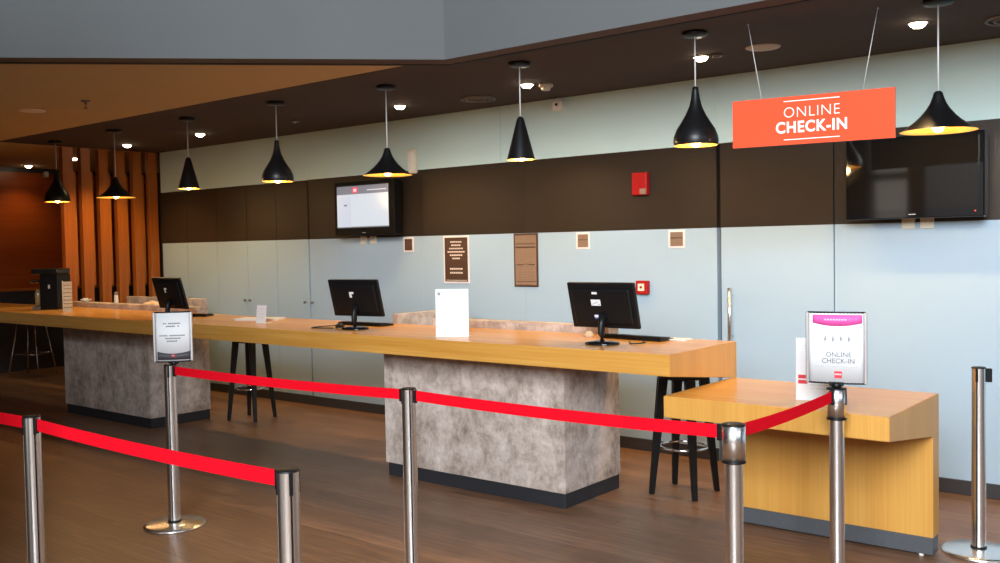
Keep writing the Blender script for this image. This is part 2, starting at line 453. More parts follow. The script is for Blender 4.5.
pl = [(-9.955, -1.455, 'bell', 'black bell pendant lamp hanging furthest left before the orange timber wall'),
      (-8.71, -1.49, 'hat', 'black wide trumpet pendant lamp hanging in front of the orange timber fins'),
      (-7.507, -1.468, 'cone', 'black narrow cone pendant lamp hanging at the left end of the blue wall'),
      (-6.225, -1.490, 'bell', 'black bell pendant lamp hanging left of the lit television'),
      (-5.058, -1.40, 'hat', 'black wide trumpet pendant lamp hanging just above the lit television'),
      (-3.808, -1.41, 'cone', 'black narrow cone pendant lamp hanging above the middle of the counter'),
      (-2.54, -1.425, 'bell', 'black bell pendant lamp hanging just left of the coral sign'),
      (-1.296, -1.236, 'hat', 'black wide trumpet pendant lamp hanging right of the coral sign before the dark television')]
for x, y, k, l in pl:
    if k not in protos:
        protos[k] = make_pendant(k, 0, PZ[k]); o = protos[k]; o.location = (x, y, PZ[k]); o['label'] = l; o['group'] = 'black pendant lamps over the counter'
    else:
        copy_thing(protos[k], l, (x, y, PZ[k]))

# ------------------------------------------------------------------ ceiling fittings
dls = [(-9.827, -.718, 'recessed downlight nearest the timber fins in the dark ceiling'), (-8.442, -.714, 'second recessed downlight from the timber fins, above the cone lamp at the left'),
       (-5.687, -.621, 'recessed downlight beside the trumpet lamp above the lit television'), (-4.279, -.709, 'recessed downlight beside the cable of the cone lamp in the middle'),
       (-2.848, -.743, 'recessed downlight beside the cable of the bell lamp left of the coral sign'), (-1.519, -.767, 'recessed downlight above the right end of the coral sign')]
far = [(-11.636, -.397, 'recessed downlight glowing between the timber fins in the bar ceiling'), (-13.0, -.33, 'recessed downlight at the far left edge of the bar ceiling')]
DOWN_E = 74.
proto = None
for x, y, l in dls + far:
    if proto is None:
        proto = thing('downlight', l, 'downlight', group='recessed ceiling downlights')
        bm = B(); lathe(bm, [(.044, .001), (.054, -.006), (.060, -.003), (.060, .002), (.044, .002)], 28); obj('trim_ring', bm, grey_met, proto)
        bm = B(); lathe(bm, [(0, -.030), (.026, -.026), (.040, -.014), (.046, 0.), (.046, .001), (0, .001)], 24); obj('lens', bm, down_m, proto)
        light_point('downlight_beam', (0, 0, -.05), DOWN_E, (1., .62, .235), .035, proto, spot=R_ if (R_ := math.radians(115)) else 0, blend=.8)
        o = proto
    else: o = copy_thing(proto, l, (0, 0, 0))
    o['label'] = l; o.location = (x, y, ZC + (0. if x > -10.4 else .003))
    if x < -10.4:
        for ch in o.children:
            if ch.type == 'LIGHT': ch.data = ch.data.copy(); ch.data.energy = 16.

def disc_vent(x, y, l):
    t = thing('ceiling_vent', l, 'vent', (x, y, ZC), 0, 'round ceiling vents')
    bm = B(); torus(bm, (0, 0, -.006), .135, .009); obj('outer_ring', bm, grey_met, t)
    bm = B(); torus(bm, (0, 0, -.008), .095, .008); torus(bm, (0, 0, -.01), .055, .007); obj('cone_rings', bm, grey_met, t)
    bm = B(); lathe(bm, [(0, -.002), (.13, -.002), (.13, 0), (0, 0)], 32); obj('backing', bm, black_pl, t)
disc_vent(-4.964, -.46, 'round ringed vent in the dark ceiling left of the smoke detector')
disc_vent(-1.09, -.522, 'round ringed vent in the dark ceiling at the right edge')
def plate(x, y, z, r, m, l):
    bm = B(); lathe(bm, [(0, -.008), (r - .008, -.008), (r, -.004), (r, 0), (0, 0)], 36)
    tag(obj('ceiling_plate', bm, m, None), l, 'cover plate').location = (x, y, z)
plate(-2.423, -.759, ZC, .105, plain('beige_cover', (.55, .45, .36), rough=.6), 'beige round cover plate in the dark ceiling above the coral sign')
plate(-7.993, -2.609, ZC + .003, .105, plain('white_cover', (.85, .72, .62), rough=.6), 'pale round cover plate in the brown ceiling at the left')
t = thing('smoke_detector', 'white smoke detector on the dark ceiling beside the middle cone lamp', 'smoke detector', (-4.153, -.644, ZC))
bm = B(); lathe(bm, [(0, -.026), (.05, -.026), (.052, -.02), (.052, 0), (0, 0)], 28); obj('base', bm, cream_pl, t)
bm = B(); lathe(bm, [(0, -.052), (.026, -.052), (.032, -.046), (.036, -.026), (0, -.026)], 28); obj('sensing_head', bm, cream_pl, t)
for x, y, l in ((-2.753, -.739, 'small dark ceiling sensor beside the downlight left of the coral sign'), (-7.02, -.652, 'small dark ceiling sensor between the left cone lamp and bell lamp')):
    t = thing('ceiling_sensor', l, 'sensor', (x, y, ZC), 0, 'small ceiling sensors')
    bm = B(); torus(bm, (0, 0, -.006), .04, .007, 28); obj('ring', bm, grey_met, t)
    bm = B(); lathe(bm, [(0, -.02), (.014, -.016), (.02, 0), (0, 0)], 20); obj('lens', bm, grey_met if x > -5 else cream_pl, t)
t = thing('sprinkler_head', 'small brass sprinkler head under the brown ceiling at the left', 'sprinkler', (-7.196, -2.566, ZC + .003))
bm = B(); lathe(bm, [(0, 0), (.035, 0), (.033, -.008), (.012, -.012), (.01, -.03), (0, -.03)], 20); obj('escutcheon', bm, grey_met, t)
bm = B(); tube(bm, [(.009, 0, -.028), (.013, 0, -.045), (.003, 0, -.06)], .003, 6); tube(bm, [(-.009, 0, -.028), (-.013, 0, -.045), (-.003, 0, -.06)], .003, 6); lathe(bm, [(0, -.060), (.018, -.060), (.018, -.063), (0, -.063)], 16); obj('deflector', bm, grey_met, t)

# ------------------------------------------------------------------ hanging sign
SX, SY, SA, SW, SZ, SH = -1.9098, -1.33, .1607, .8412, 2.2463, .2583
t = thing('hanging_sign', 'coral hanging board lettered ONLINE CHECK-IN in white', 'sign', (SX, SY, SZ), SA)
bm = B(); box(bm, -SW / 2, SW / 2, -.0088, .009, -SH / 2, SH / 2, 0, .001); obj('board', bm, dark_ink, t)
bm = B(); box(bm, -SW / 2, SW / 2, -.0100, -.0085, -SH / 2, SH / 2); obj('face_sheet', bm, orange_sign, t)
F = Matrix.Translation((0, -.0104, 0)) @ UP
bm = B()
merge(bm, text_bm('ONLINE', .081, offset=-.0014, spacing=1.08), F @ Matrix.Translation((.004, .041, 0)) @ Matrix.Scale(.96, 4, (1, 0, 0)))
merge(bm, text_bm('CHECK-IN', .083, offset=.0022, spacing=1.10), F @ Matrix.Translation((.002, -.039, 0)) @ Matrix.Scale(.90, 4, (1, 0, 0)))
for y in (.104, -.102): box(bm, -.141, .149, y - .0022, y + .0022, -.0006, .0006, 0, 0, F)
obj('lettering', bm, white_ink, t)
ca, sa = math.cos(SA), math.sin(SA)
for lx, top in ((-.262, (-2.228, -1.406)), (.262, (-1.57, -1.296))):
    dx, dy = top[0] - SX, top[1] - SY
    tx, ty = dx * ca + dy * sa, -dx * sa + dy * ca
    bm = B(); tube(bm, [(lx, 0, SH / 2 - .002), (tx, ty, ZC - SZ)], .0022, 8); lathe(bm, [(0, -.012), (.006, -.01), (.006, 0), (0, 0)], 12, (tx, ty, ZC - SZ))
    obj('suspension_wire', bm, cable_m, t)

# ------------------------------------------------------------------ televisions
def tv(x0, x1, z0, z1, label, on):
    W, Hh = x1 - x0, z1 - z0
    t = thing('television', label, 'television', ((x0 + x1) / 2, 0, z0))
    bm = B(); box(bm, -W / 2, W / 2, -.2, -.10, 0, Hh, 0, .008); obj('casing', bm, black_gl if not on else tv_black, t)
    bz = .03 if not on else .044
    sx0, sx1, s0, s1 = -W / 2 + bz, W / 2 - bz - (.03 if on else 0.), (.055 if not on else .075), Hh - bz
    bm = B(); box(bm, sx0, sx1, -.2025, -.198, s0, s1)
    scr = obj('screen', bm, screen_off if not on else sc_white, t)
    bm = B(); box(bm, -.2, .2, -.10, -.03, .12, Hh - .12, 0, .01); box(bm, -.12, .12, -.03, 0, .18, Hh - .18); obj('wall_bracket', bm, black_pl, t)
    bm = B(); box(bm, -.02, .02, -.2012, -.19, .022, .028); obj('badge', bm, pale_ink, t)
    if on:
        y0, y1 = -.2036, -.2024
        w, h = sx1 - sx0, s1 - s0
        bm = B()
        box(bm, sx0, sx1, y0, y1, s1 - .2 * h, s1, 0)
        box(bm, sx0 + .60 * w, sx0 + .97 * w, y0 - .0004, y1, s1 - .13 * h, s1 - .105 * h, 3)
        box(bm, sx0, sx0 + .28 * w, y0 - .0002, y1, s0 + .02 * h, s0 + .74 * h, 4)
        box(bm, sx0 + .42 * w, sx0 + .9 * w, y0, y1, s0 + .68 * h, s0 + .70 * h, 3)
        box(bm, sx0 + .14 * w, sx0 + .20 * w, y0 - .0004, y1, s0 + .52 * h, s0 + .56 * h, 0)
        box(bm, sx0, sx1, y0, y1, s0, s0 + .025 * h, 0)
        box(bm, sx0 + .31 * w, sx0 + .42 * w, y0 - .0005, y1, s1 - .17 * h, s1 - .035 * h, 1)
        box(bm, sx0 + .335 * w, sx0 + .395 * w, y0 - .0008, y1, s1 - .14 * h, s1 - .07 * h, 2)
        obj('page', bm, [sc_grey, sc_red, sc_pink, sc_white, sc_blue], scr)
    else:
        bm = B(); lathe(bm, [(0, 0), (.004, 0), (.004, .002), (0, .002)], 10, mat=Matrix.Translation((W / 2 - .05, -.2, .035)) @ Matrix.Rotation(PI / 2, 4, 'X')); obj('standby_light', bm, plain('standby_red', (.5, .05, .03), emit=(1, .1, .05), es=1.5), t)
    return t
tv(-7.02, -6.205, 1.722, 2.235, 'wall television at the left with a lit white page on screen', True)
tv(-2.115, -1.303, 1.722, 2.235, 'switched-off black wall television at the right behind the trumpet lamp', False)

# ------------------------------------------------------------------ wall fittings
def switch(x0, x1, z0, z1, l, m=cream_pl):
    t = thing('wall_socket', l, 'socket', ((x0 + x1) / 2, 0, (z0 + z1) / 2), 0, 'small cream wall sockets under the televisions')
    w, h = (x1 - x0) / 2, (z1 - z0) / 2
    bm = B(); box(bm, -w, w, -.012, 0, -h, h, 0, .003); obj('plate', bm, m, t)
    bm = B(); box(bm, -w * .6, w * .6, -.015, -.01, -h * .6, h * .6, 0, .002); obj('insert', bm, m, t)
switch(-6.871, -6.785, 1.640, 1.715, 'left cream socket under the lit television')
switch(-6.738, -6.652, 1.640, 1.715, 'right cream socket under the lit television')
switch(-1.826, -1.744, 1.660, 1.728, 'left cream socket under the dark television')
switch(-1.714, -1.632, 1.660, 1.728, 'right cream socket under the dark television')

def notice(x0, x1, z0, z1, l, kind):
    t = thing('framed_notice', l, 'notice', ((x0 + x1) / 2, 0, (z0 + z1) / 2), 0, 'framed brown notices on the wall')
    w, h = (x1 - x0) / 2, (z1 - z0) / 2
    e = .016
    bm = B(); box(bm, -w, w, -.008, 0, -h, h, 0, .001); obj('backing', bm, notice_edge if kind != 'tall' else notice_brown, t)
    bm = B(); box(bm, -w + e, w - e, -.0095, -.007, -h + e, h - e); obj('sheet', bm, notice_brown if kind in ('words', 'plain') else notice_tan, t)
    bm = B()
    def ln(cx, cz, lw, lh, mi=0): box(bm, cx - lw / 2, cx + lw / 2, -.0102, -.009, cz - lh / 2, cz + lh / 2, mi)
    W2 = 2 * (w - e); H2 = 2 * (h - e)
    if kind == 'words':
        for k, f in enumerate((.50, .42, .62, .76, .56, .34)):
            n = max(2, int(f * 12)); 
            for q in range(n): ln((q + .5 - n / 2) * f * W2 / n, h - e - H2 * (.10 + .075 * k), f * W2 / n * .78, H2 * .032)
        for k, f in enumerate((.56, .56)):
            for q in range(7): ln((q + .5 - 3.5) * f * W2 / 7, h - e - H2 * (.71 + .09 * k), f * W2 / 7 * .8, H2 * .036)
        ln(0, -h + e + H2 * .03, W2 * .9, H2 * .012)
        mats = [plain('cream_print', (.72, .60, .52), rough=.6)]
    else:
        n = {'tall': 30, 'small': 9, 'plain': 8}[kind]
        for k in range(n):
            f = random.uniform(.72, .95); ln(random.uniform(-.02, .02) * W2, h - e - H2 * (k + .6) / n, f * W2, H2 / n * .35, 0)
        if kind == 'tall':
            for fz in (.17, .235, .245, .93): ln(0, h - e - H2 * fz, W2 * .96, H2 * .013, 1)
            for sx in (-.28, .28): ln(sx * W2, h - e - H2 * .59, W2 * .3, H2 * .02, 1)
        if kind == 'small': ln(0, h - e - H2 * .42, W2 * .95, H2 * .08, 1)
        mats = [plain('tan_print', (.20, .125, .08), rough=.6), notice_brown]
        if kind == 'plain': mats = [plain('dim_print', (.12, .06, .035), rough=.6), notice_brown]
    obj('print', bm, mats, t)
notice(-6.287, -6.160, 1.557, 1.695, 'smallest dark brown notice beside the lit television', 'plain')
notice(-5.785, -5.482, 1.272, 1.697, 'brown notice with cream lines of words and pale border on the wall', 'words')
notice(-4.980, -4.728, 1.251, 1.700, 'tall tan notice packed with fine print and dark sides on the wall', 'tall')
notice(-4.341, -4.209, 1.561, 1.696, 'small square tan notice on the wall above the right monitor', 'small')
notice(-3.505, -3.367, 1.558, 1.695, 'small square notice on the wall below the red alarm box', 'small')

t = thing('alarm_box', 'red alarm box high on the brown wall band', 'alarm', (-3.725, 0, 2.052))
bm = B(); box(bm, -.066, .066, -.055, 0, -.086, .086, 0, .008); obj('casing', bm, red_pl, t)
bm = B(); box(bm, .005, .06, -.0562, -.054, -.08, -.038); obj('label', bm, notice_tan, t)
t = thing('fire_call_point', 'small red fire call point on the pale wall beside the right monitor', 'fire call point', (-3.722, 0, 1.262))
bm = B(); box(bm, -.052, .052, -.045, 0, -.052, .052, 0, .006); obj('casing', bm, red_pl, t)
bm = B(); box(bm, -.030, .026, -.0465, -.044, -.026, .03); obj('glass_pane', bm, cream_pl, t)
bm = B(); lathe(bm, [(0, 0), (.010, 0), (.010, .003), (0, .003)], 14, mat=Matrix.Translation((-.002, -.0455, .002)) @ Matrix.Rotation(PI / 2, 4, 'X')); obj('button', bm, red_pl, t)
t = thing('motion_sensor', 'white motion sensor in the corner of wall and dark ceiling', 'sensor', (-4.482, 0, 2.73))
bm = B(); box(bm, -.04, .04, -.06, 0, -.05, .03, 0, .01); obj('casing', bm, white_pl, t)
bm = B(); lathe(bm, [(0, 0), (.012, 0), (.010, .005), (0, .008)], 14, mat=Matrix.Translation((.004, -.059, .0)) @ Matrix.Rotation(PI / 2, 4, 'X')); obj('lens', bm, black_pl, t)
bm = B(); box(bm, -.012, .012, -.03, 0, .03, .056, 0, .003); obj('bracket', bm, white_pl, t)
t = thing('emergency_light', 'upright white emergency light on the blue wall above the lit television', 'emergency light', (-6.125, 0, 2.40))
bm = B(); box(bm, -.045, .045, -.055, 0, -.125, .105, 0, .018); obj('casing', bm, cream_pl, t)
bm = B(); box(bm, -.036, .036, -.062, -.05, -.10, .08, 0, .01); obj('diffuser', bm, white_pl, t)
t = thing('exit_light', 'small white box light high on the far bar wall', 'light', (XL + .02, .08, 2.72))
bm = B(); box(bm, 0, .05, -.06, -.0, -.05, .03, 0, .008); obj('casing', bm, white_pl, t)
bm = B(); box(bm, .049, .053, -.052, -.008, -.04, .02); obj('diffuser', bm, white_p, t)

# ------------------------------------------------------------------ stanchions and belts
PH = .945
def make_post(wide):
    t = thing('stanchion', '', 'stanchion')
    R = .032 if wide else .0335
    bm = B(); lathe(bm, [(0, 0), (.174, 0), (.176, .004), (.174, .012), (.160, .018), (.05, .026), (.040, .027), (0, .027)], 56); obj('base', bm, steel, t)
    bm = B(); lathe(bm, [(R + .003, .026), (R + .005, .03), (R + .003, .036), (R, .036)], 32); obj('base_ring', bm, black_pl, t)
    top = PH - (.137 if wide else 0)
    bm = B()
    if wide: lathe(bm, [(R, .028), (R, top - .003)], 40)
    else:                                   # extruded tube with four narrow grooves
        sec = []
        for k in range(4):
            c0 = k * 90.
            for a, r_ in [(-5.5, R), (-5., R - .011), (5., R - .011), (5.5, R)] + [(10. + 5. * q, R) for q in range(15)]:
                ang = math.radians(c0 + a); sec.append((r_ * math.cos(ang), r_ * math.sin(ang)))
        prism(bm, sec, .028, top - .003, 'xy')
        for f in bm.faces:
            c = f.calc_center_median()
            if .015 < math.hypot(c.x, c.y) < R - .008: f.material_index = 1  # groove floors coloured black for the shade of their depth
    obj('pole', bm, [steel, black_pl], t)
    if wide:
        r = .042
        bm = B(); lathe(bm, [(R - .002, top), (r, top), (r, PH - .006), (r - .003, PH - .004), (0, PH - .004)], 40); obj('collar', bm, steel, t)
        bm = B(); lathe(bm, [(r + .0012, top - .002), (r + .0012, top + .005), (R, top + .005), (R, top - .002)], 40, close=True); obj('collar_ring', bm, black_pl, t)
    else: r = R
    bm = B(); lathe(bm, [(r + .001, PH - .005), (r + .001, PH - .001), (r - .003, PH + .001), (0, PH + .001)], 40); obj('cap', bm, black_pl, t)
    return t
def add_slots(o, r, angs):
    for a in angs:
        bm = B(); box(bm, r - .004, r + .002, -.006, .006, PH - .072, PH - .004, 0, .001, Matrix.Rotation(math.radians(a) - o.rotation_euler.z, 4, 'Z')); obj('belt_slot', bm, black_pl, o)
posts = {}
def rot_of(i): return {'far': 0.}.get(i, 0.)
PL = [('left_off', -5.53, -4.58, 0, .1, 'slim steel stanchion at the far left, holding the nearer red belt'),
      ('p30', -3.90, -4.58, 0, math.radians(-7), 'slim steel stanchion at the left foreground between two red belts'),
      ('p287', -2.27, -4.58, 0, math.radians(-23), 'slim steel stanchion nearest the camera, ending the front red belt'),
      ('p172', -4.962, -3.291, 0, math.radians(-49), 'slim steel stanchion carrying the white notice at the left'),
      ('p408', -3.113, -3.205, 0, math.radians(-38), 'slim steel stanchion before the middle concrete pedestal'),
      ('p735', -1.49, -3.20, 1, .03, 'wide-collared steel stanchion at the corner before the low check-in counter'),
      ('p837', -1.48, -2.18, 1, .0, 'wide-collared steel stanchion carrying the pink-topped notice'),
      ('p977', -1.130, -1.14, 0, math.radians(-93), 'slim steel stanchion by the right wall with no belt')]
pr = {}
for nm, x, y, wd, rz, l in PL:
    if wd not in pr:
        pr[wd] = make_post(wd); o = pr[wd]; o.location = (x, y, 0); o.rotation_euler = (0, 0, rz); o['label'] = l; o['group'] = 'steel queue stanchions'
    else: o = copy_thing(pr[wd], l, (x, y, 0), rz)
    posts[nm] = (x, y, .042 if wd else .0335, o)
for nm, an in dict(left_off=(0, 90), p30=(-97, -7, 173), p287=(-113, -23, 67), p172=(-49, 41, 131), p408=(-128, 52), p735=(180, 90), p837=(-90, 180, 0), p977=(-93, -3)).items():
    add_slots(posts[nm][3], posts[nm][2], an)
# belt clip left on the post by the wall
o = posts['p977'][3]
bm = B(); box(bm, .034, .060, -.012, .012, PH - .075, PH - .006, 0, .003, Matrix.Rotation(.45 - o.rotation_euler.z, 4, 'Z')); obj('belt_clip', bm, black_pl, o)
def belt(a, b, label):
    xa, ya, ra, _ = posts[a]; xb, yb, rb, _ = posts[b]
    d = Vector((xb - xa, yb - ya, 0)); L = d.length; ang = math.atan2(d.y, d.x)
    t = thing('queue_belt', label, 'belt', (xa, ya, PH - .032), ang, 'red belts strung between the stanchions')
    x0, x1 = ra + .009, L - rb - .009
    n = 14; bm = B(); top = []; 
    for s in (-1, 1):
        row = []
        for k in range(n + 1):
            u = k / n; z = -.010 * 4 * u * (1 - u)
            row.append((x0 + (x1 - x0) * u, s * .0009, z))
        top.append(row)
    V = [[[bm.verts.new((p[0], p[1], p[2] + dz)) for dz in (-.0245, .0245)] for p in row] for row in top]
    for k in range(n):
        for s in (0, 1):
            bm.faces.new((V[s][k][0], V[s][k + 1][0], V[s][k + 1][1], V[s][k][1]))
        for e in (0, 1):
            bm.faces.new((V[0][k][e], V[0][k + 1][e], V[1][k + 1][e], V[1][k][e]))
    obj('webbing', bm, red_belt, t)
    bm = B(); box(bm, x1 - .012, x1 + .004, -.008, .008, -.034, .026, 0, .002); obj('end_clip', bm, black_pl, t)
    bm = B(); box(bm, x0 - .004, x0 + .006, -.008, .008, -.034, .026, 0, .002); obj('outlet', bm, black_pl, t)
belt('left_off', 'p30', 'short visible length of red belt at the left edge of the foreground')
belt('p30', 'p287', 'nearest red belt sloping down across the left foreground')
belt('p172', 'p408', 'red belt from the white notice stanchion to the stanchion before the concrete pedestal')
belt('p408', 'p735', 'red belt crossing in front of the middle concrete pedestal')
belt('p735', 'p837', 'red belt rising to the stanchion under the pink-topped notice')

# ------------------------------------------------------------------ notices on the stanchions
def curved_sheet(bm, w0, w1, z0, z1, y, bow, mi=0, n=16, th=.0008, xw=.11, topc=0., botc=0.):
    """a strip of paper bowed toward the viewer (-y); topc/botc bend its printed upper/lower edge"""
    rows = []
    for k in range(n + 1):
        x = w0 + (w1 - w0) * k / n
        yy = y - bow * (1 - (x / xw) ** 2)
        c = 1 - (2 * k / n - 1) ** 2
        rows.append([bm.verts.new((x, yy + dy, z)) for dy in (0, th) for z in (z0 + botc * c, z1 + topc * c)])
    for a, b in zip(rows, rows[1:]):
        for i, j in ((0, 1), (1, 3), (3, 2), (2, 0)):
            f = bm.faces.new((a[i], b[i], b[j], a[j])); f.material_index = mi; f.smooth = True
    for r in (rows[0], rows[-1]): bm.faces.new((r[0], r[1], r[3], r[2])).material_index = mi
def bow_text(bm, body, size, x, z, y, bow, xw, mi=0, offset=0., spacing=1.):
    src = text_bm(body, size, offset, .0002, spacing)
    bmesh.ops.transform(src, matrix=Matrix.Translation((x, 0, z)) @ UP, verts=src.verts[:])
    for v in src.verts: v.co.y += y - bow * (1 - (v.co.x / xw) ** 2) - .0006
    merge(bm, src, None, mi)
def logo(bm, x, z, s, y, bow, xw, mi=0, ml=1):
    def yb(xx): return y - bow * (1 - (xx / xw) ** 2)
    for (a, b, c, d) in ((-1, 1, .12, .95), (-1, 1, -.95, -.12)):
        box(bm, x + a * s, x + b * s, yb(x) - .0010, yb(x) + .0002, z + c * s, z + d * s, mi)
    for k in range(4): box(bm, x + (-.8 + .42 * k) * s, x + (-.55 + .42 * k) * s, yb(x) - .0014, yb(x), z + .02 * s, z + .3 * s, ml)
def notice_frame(loc, rz, w, h, tilt, label, bow):
    t = thing('notice_frame', label, 'notice', loc, rz)
    X = w / 2
    M = Matrix.Rotation(tilt, 4, 'X')
    for s in (-1, 1):
        bm = B(); box(bm, s * X - .007, s * X + .007, -.012, .012, -h / 2, h / 2, 0, .003, M); obj('side_rail', bm, alu, t)
    for s in (-1, 1):
        bm = B(); curved_sheet(bm, -X, X, s * h / 2 - .004, s * h / 2 + .004, .004, bow, xw=X, th=.010); tr(bm, bm.verts[:], M); obj('end_rail', bm, black_pl, t)
    bm = B(); curved_sheet(bm, -X, X, -h / 2, h / 2, .008, bow, xw=X, th=.003); tr(bm, bm.verts[:], M); obj('backing', bm, alu, t)
    bm = B(); curved_sheet(bm, -X + .006, X - .006, -h / 2 + .003, h / 2 - .003, .004, bow, xw=X); tr(bm, bm.verts[:], M)
    paper = obj('paper', bm, white_p, t)
    bm = B(); lathe(bm, [(0, -h / 2 - .0185), (.020, -h / 2 - .0185), (.021, -h / 2 - .016), (.022, -h / 2 - .012), (.022, -h / 2 + .002), (0, -h / 2 + .002)], 20); box(bm, -.03, .03, -.012, .012, -h / 2 - .012, -h / 2 + .006, 0, .003); obj('bracket', bm, black_pl, t)
    return t, paper, M
# left notice: black foot, two blocks of lines, red logo
w, h, bow = .205, .285, .020
t, paper, M = notice_frame((-4.940, -3.278, PH + .020 + h / 2), .86, w, h, .0, 'white framed notice with dark foot and red logo on the left stanchion', bow)
bm = B(); X = w / 2
curved_sheet(bm, -X + .014, X - .010, -h / 2 + .010, -h / 2 + .058, .0035, bow, 0, xw=X, topc=-.012)
inks = [dark_ink, red_ink, white_p, grey_ink]
tr(bm, bm.verts[:], M); obj('footer_band', bm, inks, paper); bm = B()
logo(bm, .0, -h / 2 + .034, .009, .0032, bow, X, 1, 2); tr(bm, bm.verts[:], M); obj('logo', bm, inks, paper); bm = B()
for k, (f, z) in enumerate(((.52, .078), (.36, .062), (.74, .008), (.42, -.008), (.34, -.024))):
    n = int(f * 22)
    for q in range(n):
        if random.random() < .14: continue
        x = (q + .5 - n / 2) * f * w / n; yy = .0036 - bow * (1 - (x / X) ** 2)
        box(bm, x - f * w / n * .42, x + f * w / n * .42, yy - .0005, yy + .0004, z - .0035, z + .0035, 3)
tr(bm, bm.verts[:], M); obj('lettering', bm, inks, paper)
# right notice: pink header, four figures, ONLINE CHECK-IN, red logo
w, h, bow = .243, .312, .012
t, paper, M = notice_frame((-1.48, -2.18, PH + .022 + h / 2), .24, w, h, .0, 'white framed notice with pink header on the stanchion before the low counter', bow)
bm = B(); X = w / 2
curved_sheet(bm, -X + .022, X - .014, h / 2 - .046, h / 2 - .010, .0035, bow, 0, xw=X, botc=-.014)
for q in range(8):
    x = -.045 + q * .012; yy = .003 - bow * (1 - (x / X) ** 2)
    box(bm, x - .004, x + .004, yy - .0005, yy + .0004, h / 2 - .034, h / 2 - .028, 4)
inks = [pink_ink, white_p, red_ink, pale_ink, pink_pale, pale_ink, white_p, grey_ink]
tr(bm, bm.verts[:], M); obj('header_band', bm, inks, paper); bm = B()
for q in range(4):                                            # four little walking figures
    x = -.046 + q * .033; yy = .0034 - bow * (1 - (x / X) ** 2); z = .038
    box(bm, x - .003, x + .003, yy - .0004, yy + .0004, z + .008, z + .014, 7)
    box(bm, x - .004, x + .004, yy - .0004, yy + .0004, z - .004, z + .007, 7)
    box(bm, x - .005 + .002 * (q % 2), x - .002 + .002 * (q % 2), yy - .0004, yy + .0004, z - .014, z - .004, 7); box(bm, x + .002, x + .0045, yy - .0004, yy + .0004, z - .011, z - .004, 7)
tr(bm, bm.verts[:], M); obj('pictograms', bm, inks, paper); bm = B()
bow_text(bm, 'ONLINE', .030, .010, -.030, .0030, bow, X, 7, .0003)
bow_text(bm, 'CHECK-IN', .030, .008, -.058, .0030, bow, X, 7, .0003)
for x0 in range(-9, 9):
    x = x0 * .010 + .005; yy = .0034 - bow * (1 - (x / X) ** 2); box(bm, x - .0035, x + .0035, yy - .0004, yy + .0004, -.084, -.081, 5)
tr(bm, bm.verts[:], M); obj('lettering', bm, inks, paper); bm = B()
logo(bm, .008, -.118, .016, .0034, bow, X, 2, 6)
tr(bm, bm.verts[:], M); obj('logo', bm, inks, paper)

# ------------------------------------------------------------------ things on the counter
ZT0 = 1.0196
def standing_card(loc, rz, w, h, lean, label, lines, logo_corner=None, foot=.07):
    t = thing('card_stand', label, 'notice', loc, rz)
    M = Matrix.Rotation(-lean, 4, 'X')
    bm = B(); box(bm, -w / 2, w / 2, -.0015, .0015, .002, h, 0, .0006, M); p = obj('paper', bm, white_p, t)
    bm = B(); box(bm, -w / 2, w / 2, -.012, foot, 0., .003, 0, .001); obj('foot', bm, white_pl, t)
    bm = B(); inks = [pale_ink, pale_ink, red_ink, grey_ink]
    for z, f, x in lines:
        n = max(3, int(f * w / .008))
        for q in range(n):
            if random.random() < .12: continue
            cx = x * w + (q + .5 - n / 2) * f * w / n
            box(bm, cx - f * w / n * .42, cx + f * w / n * .42, -.0021, -.0014, z * h - .0013, z * h + .0013, 0)
    if logo_corner:
        tr(bm, bm.verts[:], M); obj('lettering', bm, inks, p); bm = B()
        lx, lz, s, mi = logo_corner
        for (a, b, c, d) in ((-1, 1, .15, 1), (-1, 1, -1, -.15)): box(bm, lx * w + a * s, lx * w + b * s, -.0022, -.0014, lz * h + c * s, lz * h + d * s, mi)
    tr(bm, bm.verts[:], M); obj('logo' if logo_corner else 'lettering', bm, inks, p)
    return t
standing_card((-4.091, -1.80, ZT0), math.atan2(.12, .184), .215, .308, .02, 'large white upright notice on the counter left of the right monitor', [(.82, .62, .05), (.74, .5, .04), (.62, .8, 0), (.56, .7, 0), (.49, .8, 0), (.43, .7, 0), (.36, .8, 0), (.29, .75, 0), (.22, .8, 0), (.15, .5, -.1)], (-.39, .90, .009, 3))
standing_card((-6.232, -1.69, ZT0), .12, .105, .142, .12, 'little white card standing on the counter beside the papers', [(.8, .6, 0), (.65, .7, 0), (.5, .7, 0), (.35, .6, 0)])
standing_card((-1.707, -1.80, .8153), .2, .205, .305, .02, 'white notice standing on the low check-in counter behind the pink-topped notice', [(.88, .5, -.1), (.80, .4, -.1), (.25, .6, .15), (.19, .6, .15)], (-.34, .335, .022, 2))
t = thing('leaflet_rack', 'tall narrow ribbed beige leaflet stand beside the black coffee machine', 'leaflet stand', (-9.42, -1.65, ZT0), 1.05)
bm = B()
for k in range(8): box(bm, -.042, .042, -.012, .03, .003 + k * .0375, .036 + k * .0375, 0, .003)
obj('leaflets', bm, plain('beige_card', (.55, .47, .36), rough=.6), t)
bm = B(); box(bm, -.047, .047, -.02, .04, 0, .004, 0, .001); box(bm, -.047, -.042, -.014, .034, 0, .31, 0, .001); obj('holder', bm, cream_pl, t)

